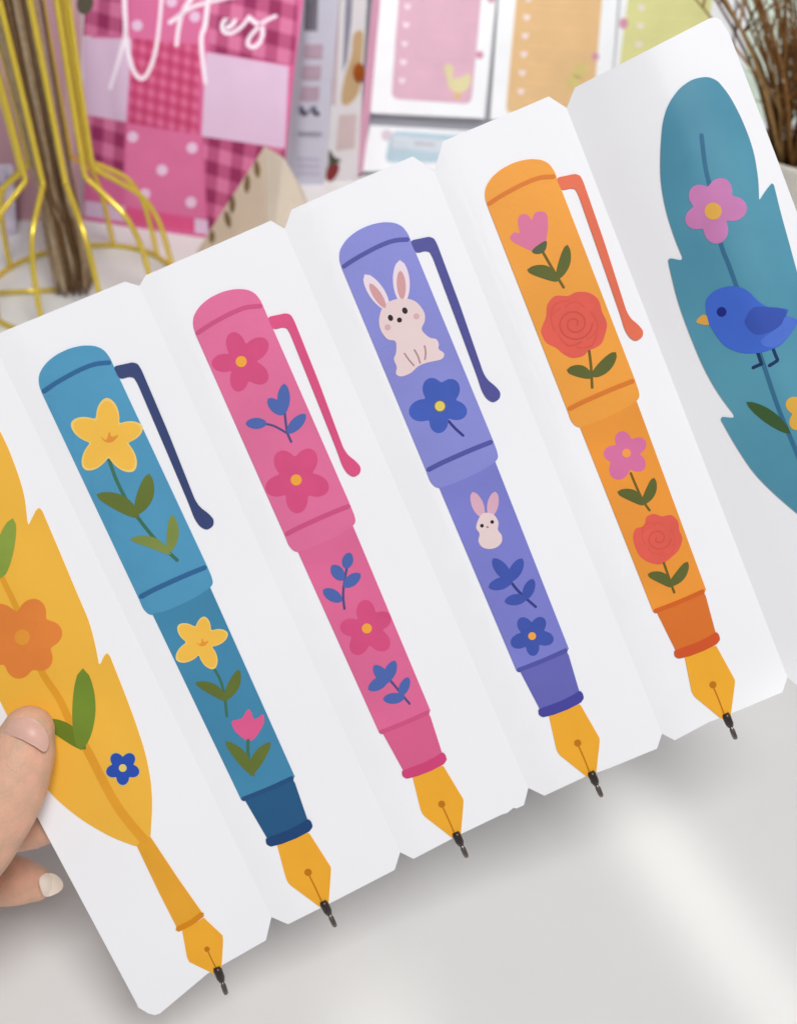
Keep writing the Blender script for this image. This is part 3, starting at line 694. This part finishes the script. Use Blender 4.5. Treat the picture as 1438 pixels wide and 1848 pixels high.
# clear packet with a brown bear print and a strawberry
CP = ybase(.792); yb = tpx(.792)
cp = empty('packet', CP(620, yb), 'narrow pale packet with a brown printed shape and a red strawberry', 'packet')
slab('sleeve', [(620, -200), (672, -200), (662, 0), (645, yb), (582, yb), (604, 0)], CP, mat('clear_white', (206, 202, 204), .3, .04, 40, spec=.5), .006, cp)
for nm, o, c in (('fold', [(608, -60), (617, -60), (606, 190), (598, 190)], (186, 168, 172)), ('fold', [(626, -60), (640, -60), (634, 40), (626, 110), (618, 130)], (132, 130, 144)),
                 ('bear_print', smooth_pts([(638, 62), (655, 60), (652, 120), (648, 165), (630, 188), (616, 184), (622, 140), (634, 100)], 4), (178, 152, 116)),
                 ('card_print', [(612, 208), (644, 206), (640, 268), (606, 272)], (190, 172, 172)),
                 ('strawberry', smooth_pts([(596, 292), (612, 298), (608, 316), (596, 328), (588, 318)], 4), (118, 44, 44)),
                 ('strawberry_leaf', smooth_pts([(594, 270), (602, 282), (616, 290), (604, 296), (594, 300)], 3), (70, 70, 60))):
    piece(nm, o, mat('packet_' + nm + str(c[0]), c, .5, .06, 60), cp, -.0003, .0004 if nm != 'strawberry_leaf' else .0007, CP, grid=0)
piece('button', ell(648, 131, 11, 17), mat('button_brown', (140, 70, 24), .4, .15, 120), cp, -.0003, .0016, CP, grid=0)

# clear organiser holding memo pads
OG = ybase(.806); yb = tpx(.806)
og = empty('desk_organiser', OG(950, yb), 'pink edged display stand behind the memo pads', 'stand')
slab('back_panel', [(660, -260), (1640, -260), (1640, yb), (640, yb)], OG, mat('stand_grey', (150, 150, 158), .35, .04, 20, spec=.5), .005, og)
piece('edge', [(668, -260), (692, -260), (686, 0), (668, 205), (654, yb), (637, yb), (652, 205), (672, 0)], mat('stand_pink', (196, 146, 168), .35, .04, spec=.5), og, -.0005, .009, OG, grid=0)
whitep = mat('pad_white', (238, 240, 243), .5, .02, 40)
def pad(label, outer, inner, col, dots, lines, lo=.0, group='memo pads on the display stand'):
    c = outer[2]
    r = empty('memo_pad', OG(*c, .001), label, 'memo pad', group)
    piece('sheet_stack', outer, whitep, r, -.0002, .0065, OG, grid=0)
    f = piece('printed_field', rounded(inner, 14), mat('pad_field_%d_%d' % (col[0], col[1]), tuple(min(255, int(v * 1.05)) for v in col), .55, .04, 60), r, .006, .0067, OG, grid=0)
    lm = mat('pad_line_%d_%d' % (col[0], col[1]), tuple(min(255, int(v * 1.06 + 4)) for v in col), .55)
    for a, b in lines: piece('rule', stroke([a, b], 2.2), lm, f, .006, .0069, OG, grid=0)
    for x, y in dots:
        piece('heart', smooth_pts([(x, y + 6), (x - 6, y - 1), (x - 4, y - 5.5), (x, y - 3), (x + 4, y - 5.5), (x + 6, y - 1)], 3), mat('pad_heart', (236, 222, 228), .5), f, .006, .0071, OG, grid=0)
    return r, f
r, f = pad('memo pad with pink checklist field and a yellow duck',
           [(696, -230), (912, -230), (895, 0), (874, 214), (668, 204), (684, 0)], [(736, -230), (884, -230), (868, 0), (850, 188), (706, 178), (719, 0)], (202, 166, 182),
           [(735 - k * 2.4, 12 + k * 33.6 - .2 * k) for k in range(-3, 5)], [((745 - k * 2.4, 30 + k * 33.5), (860 - k * 3, 36 + k * 33.5)) for k in range(-3, 5)])
duck = piece('duck', smooth_pts(Z(700, 0, .306, [(325, 400), (345, 378), (375, 382), (385, 420), (380, 460), (430, 455), (478, 432), (488, 480), (465, 530), (410, 548), (360, 520), (345, 460), (335, 420)]), 3), mat('duck_yellow', (214, 206, 164), .5), f, .006, .0071, OG, grid=0)
piece('duck_foot', ell(825, 172, 6, 8), mat('duck_foot', (208, 176, 128), .5), duck, .006, .0070, OG, grid=0)
for x, y in ((865, 99), (886, -2)): piece('blossom', ell(x, y, 7), mat('pad_blossom', (204, 150, 170), .5), r, .006, .0070, OG, grid=0)
r, f = pad('memo pad with orange checklist field between the pink and the yellow one',
           [(912, -230), (1130, -230), (1116, 0), (1098, 214), (884, 216), (899, 0)], [(948, -230), (1098, -230), (1086, 0), (1070, 196), (912, 205), (931, 0)], (208, 176, 134),
           [(953 - k * 2.7, -2 + k * 33.4) for k in range(-3, 6)], [((958 - k * 2.6, 15 + k * 33.4), (1070 - k * 2.6, 22 + k * 33.4)) for k in range(-3, 6)])
for x, y in ((1074, 102), (1034, 148), (1046, 128)): piece('blossom', ell(x, y, 7 if x == 1074 else 13, None), mat('pad_blossom' if x == 1074 else 'pad_daisy', (204, 150, 170) if x == 1074 else (206, 190, 130), .5), r, .006, .0070 + (x % 3) * .0001, OG, grid=0)
r, f = pad('memo pad with yellow green checklist field near the dried twigs',
           [(1134, -230), (1340, -230), (1326, 0), (1310, 214), (1100, 216), (1118, 0)], [(1150, -230), (1296, -230), (1284, 0), (1272, 150), (1112, 160), (1132, 0)], (206, 204, 148),
           [(1157 - k * 2.4, 14 + k * 33) for k in range(-3, 4)], [((1162 - k * 2.4, 30 + k * 33), (1268 - k * 2.4, 35 + k * 33)) for k in range(-3, 4)])
piece('blossom', ell(1125, 42, 8, 10), mat('pad_blossom', (204, 150, 170)), r, .006, .0070, OG, grid=0)
r, f = pad('memo pad with pale mint field behind the dried twigs', [(1342, -230), (1600, -230), (1590, 0), (1580, 250), (1318, 240), (1330, 0)],
           [(1362, -230), (1580, -230), (1570, 0), (1565, 225), (1338, 215), (1350, 0)], (212, 226, 212), [], [])
r, f = pad('memo pad with pale blue field below the pink one', [(668, 226), (872, 238), (862, yb - 4), (650, yb - 4)], [(706, 236), (862, 246), (856, yb - 20), (694, yb - 20)], (172, 192, 202), [], [])
piece('label_strip', rounded([(710, 244), (806, 254), (802, 276), (706, 266)], 5), mat('label_pale', (206, 214, 222), .5), f, .006, .0071, OG, grid=0)
piece('label_print', [(748, 255), (784, 258), (783, 265), (747, 262)], mat('label_print', (190, 190, 200), .5), f, .006, .0073, OG, grid=0)
piece('blossom', ell(698, 244, 10), mat('pad_blossom_pale', (208, 196, 206), .5), r, .006, .0070, OG, grid=0)

# ------------------------------------------------------------------ gold wire vase with dried stems
VX = tab(148, 522); VX.z = 0
goldw = mat('gold_wire', (232, 206, 92), .22, .05, 200, metal=.5, spec=.6)
vs = empty('wire_vase', VX, 'gold wire vase with narrow neck and flared cage foot', 'vase')
NW = 10; R0 = .00165
def pol(r, a, z): return VX + Vector((r * math.cos(a), r * math.sin(a), z + R0))
for k in range(NW):
    a = 2 * math.pi * k / NW + .16; aa = a + random.uniform(-.05, .05)
    prof = [(.030, .30), (.0255, .20), (.0222, .13), (.0206, .0800), (.0205, .0785), (.0212, .0765), (.0225, .0752), (.033, .0680), (.0430, .0605), (.0480, .0545), (.0520, .0465), (.0550, .0360), (.0575, .016), (.0585, 0.0)]
    tube('wire', smooth_pts([tuple(pol(r, a, z)) for r, z in prof], 3, False), R0, goldw, vs, 10)
rp = [tuple(pol(.0585, 2 * math.pi * k / 48, 0)) for k in range(49)]
tube('base_ring', rp, R0, goldw, vs, 8)
for k in (3, 5):
    a = 2 * math.pi * k / NW + .16
    tube('base_bar', [pol(.0585, a, .0006), pol(.012, a + .2, .0006)], R0 * .9, goldw, vs, 8)

ds = empty('dried_grass_bundle', VX + Vector((-.004, -.002, 0)), 'bundle of brown dried stems standing inside the gold wire vase', 'dried plant')
stm = [mat('straw_%d' % i, c, .75, .2, 300) for i, c in enumerate([(160, 138, 112), (180, 160, 134), (128, 102, 76), (198, 180, 154), (106, 78, 52)])]
for k in range(80):
    a = random.uniform(0, 6.28); r = .0125 * math.sqrt(random.random())
    p0 = wloc(ds) + Vector((r * math.cos(a), r * math.sin(a), random.uniform(.001, .006)))
    a2 = a + random.uniform(-.9, .9); r2 = r * random.uniform(.7, 1.1)
    p1 = wloc(ds) + Vector((r2 * .9 * math.cos(a2), r2 * .9 * math.sin(a2), .09))
    p2 = wloc(ds) + Vector((r2 * 1.5 * math.cos(a2 + .3), r2 * 1.5 * math.sin(a2 + .3), .30))
    rr = random.uniform(.0006, .0013)
    tube('stem', smooth_pts([tuple(p0), tuple(p0.lerp(p1, .5) + Vector((random.uniform(-.002, .002), random.uniform(-.002, .002), 0))), tuple(p1), tuple(p2)], 4, False), [rr * random.uniform(.8, 1.15) for _ in range(13)], stm[0 if k < 20 else k % 5], ds, 5)
lfp = on_plane(Vector((0, VX.y, 0)), Vector((0, 1, 0)))
piece('leaf', ell(154, 6, 15, 20, .2), mat('dry_leaf', (84, 78, 66), .7), ds, -.0006, .0004, lfp, grid=0)
tube('leaf_stalk', [lfp(150, -8), lfp(120, -60), lfp(95, -80)], .0006, stm[2], ds, 5)

# ------------------------------------------------------------------ white pot with dried twigs
PY = .62
pr = on_plane(Vector((0, PY, 0)), Vector((0, 1, 0)))(1470, 266)
PC = Vector((pr.x, PY, 0)); PR = .036; PHt = pr.z
pot = empty('plant_pot', PC, 'small off-white pot standing behind the right end of the card', 'pot')
bm = bmesh.new(); prof = [(0, 0.0), (PR * .72, 0.0), (PR * .76, .003), (PR * .98, PHt - .006), (PR, PHt - .002), (PR * .985, PHt), (PR * .93, PHt - .001), (PR * .9, PHt - .012)]
rings = [[bm.verts.new(PC + Vector((r * math.cos(2 * math.pi * k / 40), r * math.sin(2 * math.pi * k / 40), z))) for k in range(40)] for r, z in prof[1:]]
for a, b in zip(rings, rings[1:]):
    for k in range(40): bm.faces.new((a[k], a[(k + 1) % 40], b[(k + 1) % 40], b[k]))
bm.faces.new(rings[0][::-1])
link('body', bm, mat('pot_white', (222, 218, 208), .45, .04, 40), pot, True)
bm = bmesh.new(); bmesh.ops.create_circle(bm, cap_ends=True, segments=32, radius=PR * .92, matrix=Matrix.Translation(PC + Vector((0, 0, PHt - .008))))
link('soil', bm, mat('soil', (62, 44, 28), .9, .4, 300, bump=.8, bscale=500), pot)
tw = empty('dried_twigs', PC + Vector((0, 0, PHt - .008)), 'bushy brown dried twigs growing up from the off-white pot', 'dried plant')
twm = [mat('twig_%d' % i, c, .8, .25, 200) for i, c in enumerate([(136, 94, 52), (112, 74, 38), (150, 110, 66), (96, 62, 32), (160, 128, 84)])]
for k in range(74):
    bm = bmesh.new(); a = random.uniform(0, 6.28) if k % 2 else random.gauss(3.5, .9); r = PR * .62 * math.sqrt(random.random())
    sp = random.uniform(.05, 1.6); p0 = wloc(tw) + Vector((r * math.cos(a), r * math.sin(a), -.003))
    ln = random.uniform(.08, .22); out = Vector((math.cos(a), math.sin(a), 0)) * ln * sp * .55
    p = [p0, p0 + out * .2 + Vector((0, 0, ln * .33)), p0 + out * .55 + Vector((random.uniform(-.005, .005), random.uniform(-.005, .005), ln * .66)), p0 + out * 1.05 + Vector((random.uniform(-.008, .008), random.uniform(-.008, .008), ln))]
    c = smooth_pts([tuple(q) for q in p], 4, False); rr = random.uniform(.0005, .0014)
    tube_bm(bm, c, [rr * (1 - .7 * i / (len(c) - 1)) for i in range(len(c))], 5)
    for j in range(random.randint(3, 7)):
        i = random.randint(2, len(c) - 2); b0 = Vector(c[i]); d = Vector((random.uniform(-1, 1), random.uniform(-1, 1), random.uniform(.5, 1.7))).normalized() * random.uniform(.015, .045)
        b1 = b0 + d * .5 + Vector((0, 0, .003)); b2 = b0 + d
        tube_bm(bm, [b0, b1, b2], [rr * .55, rr * .42, rr * .2], 4)
    link('twig', bm, twm[k % 5], tw, True)
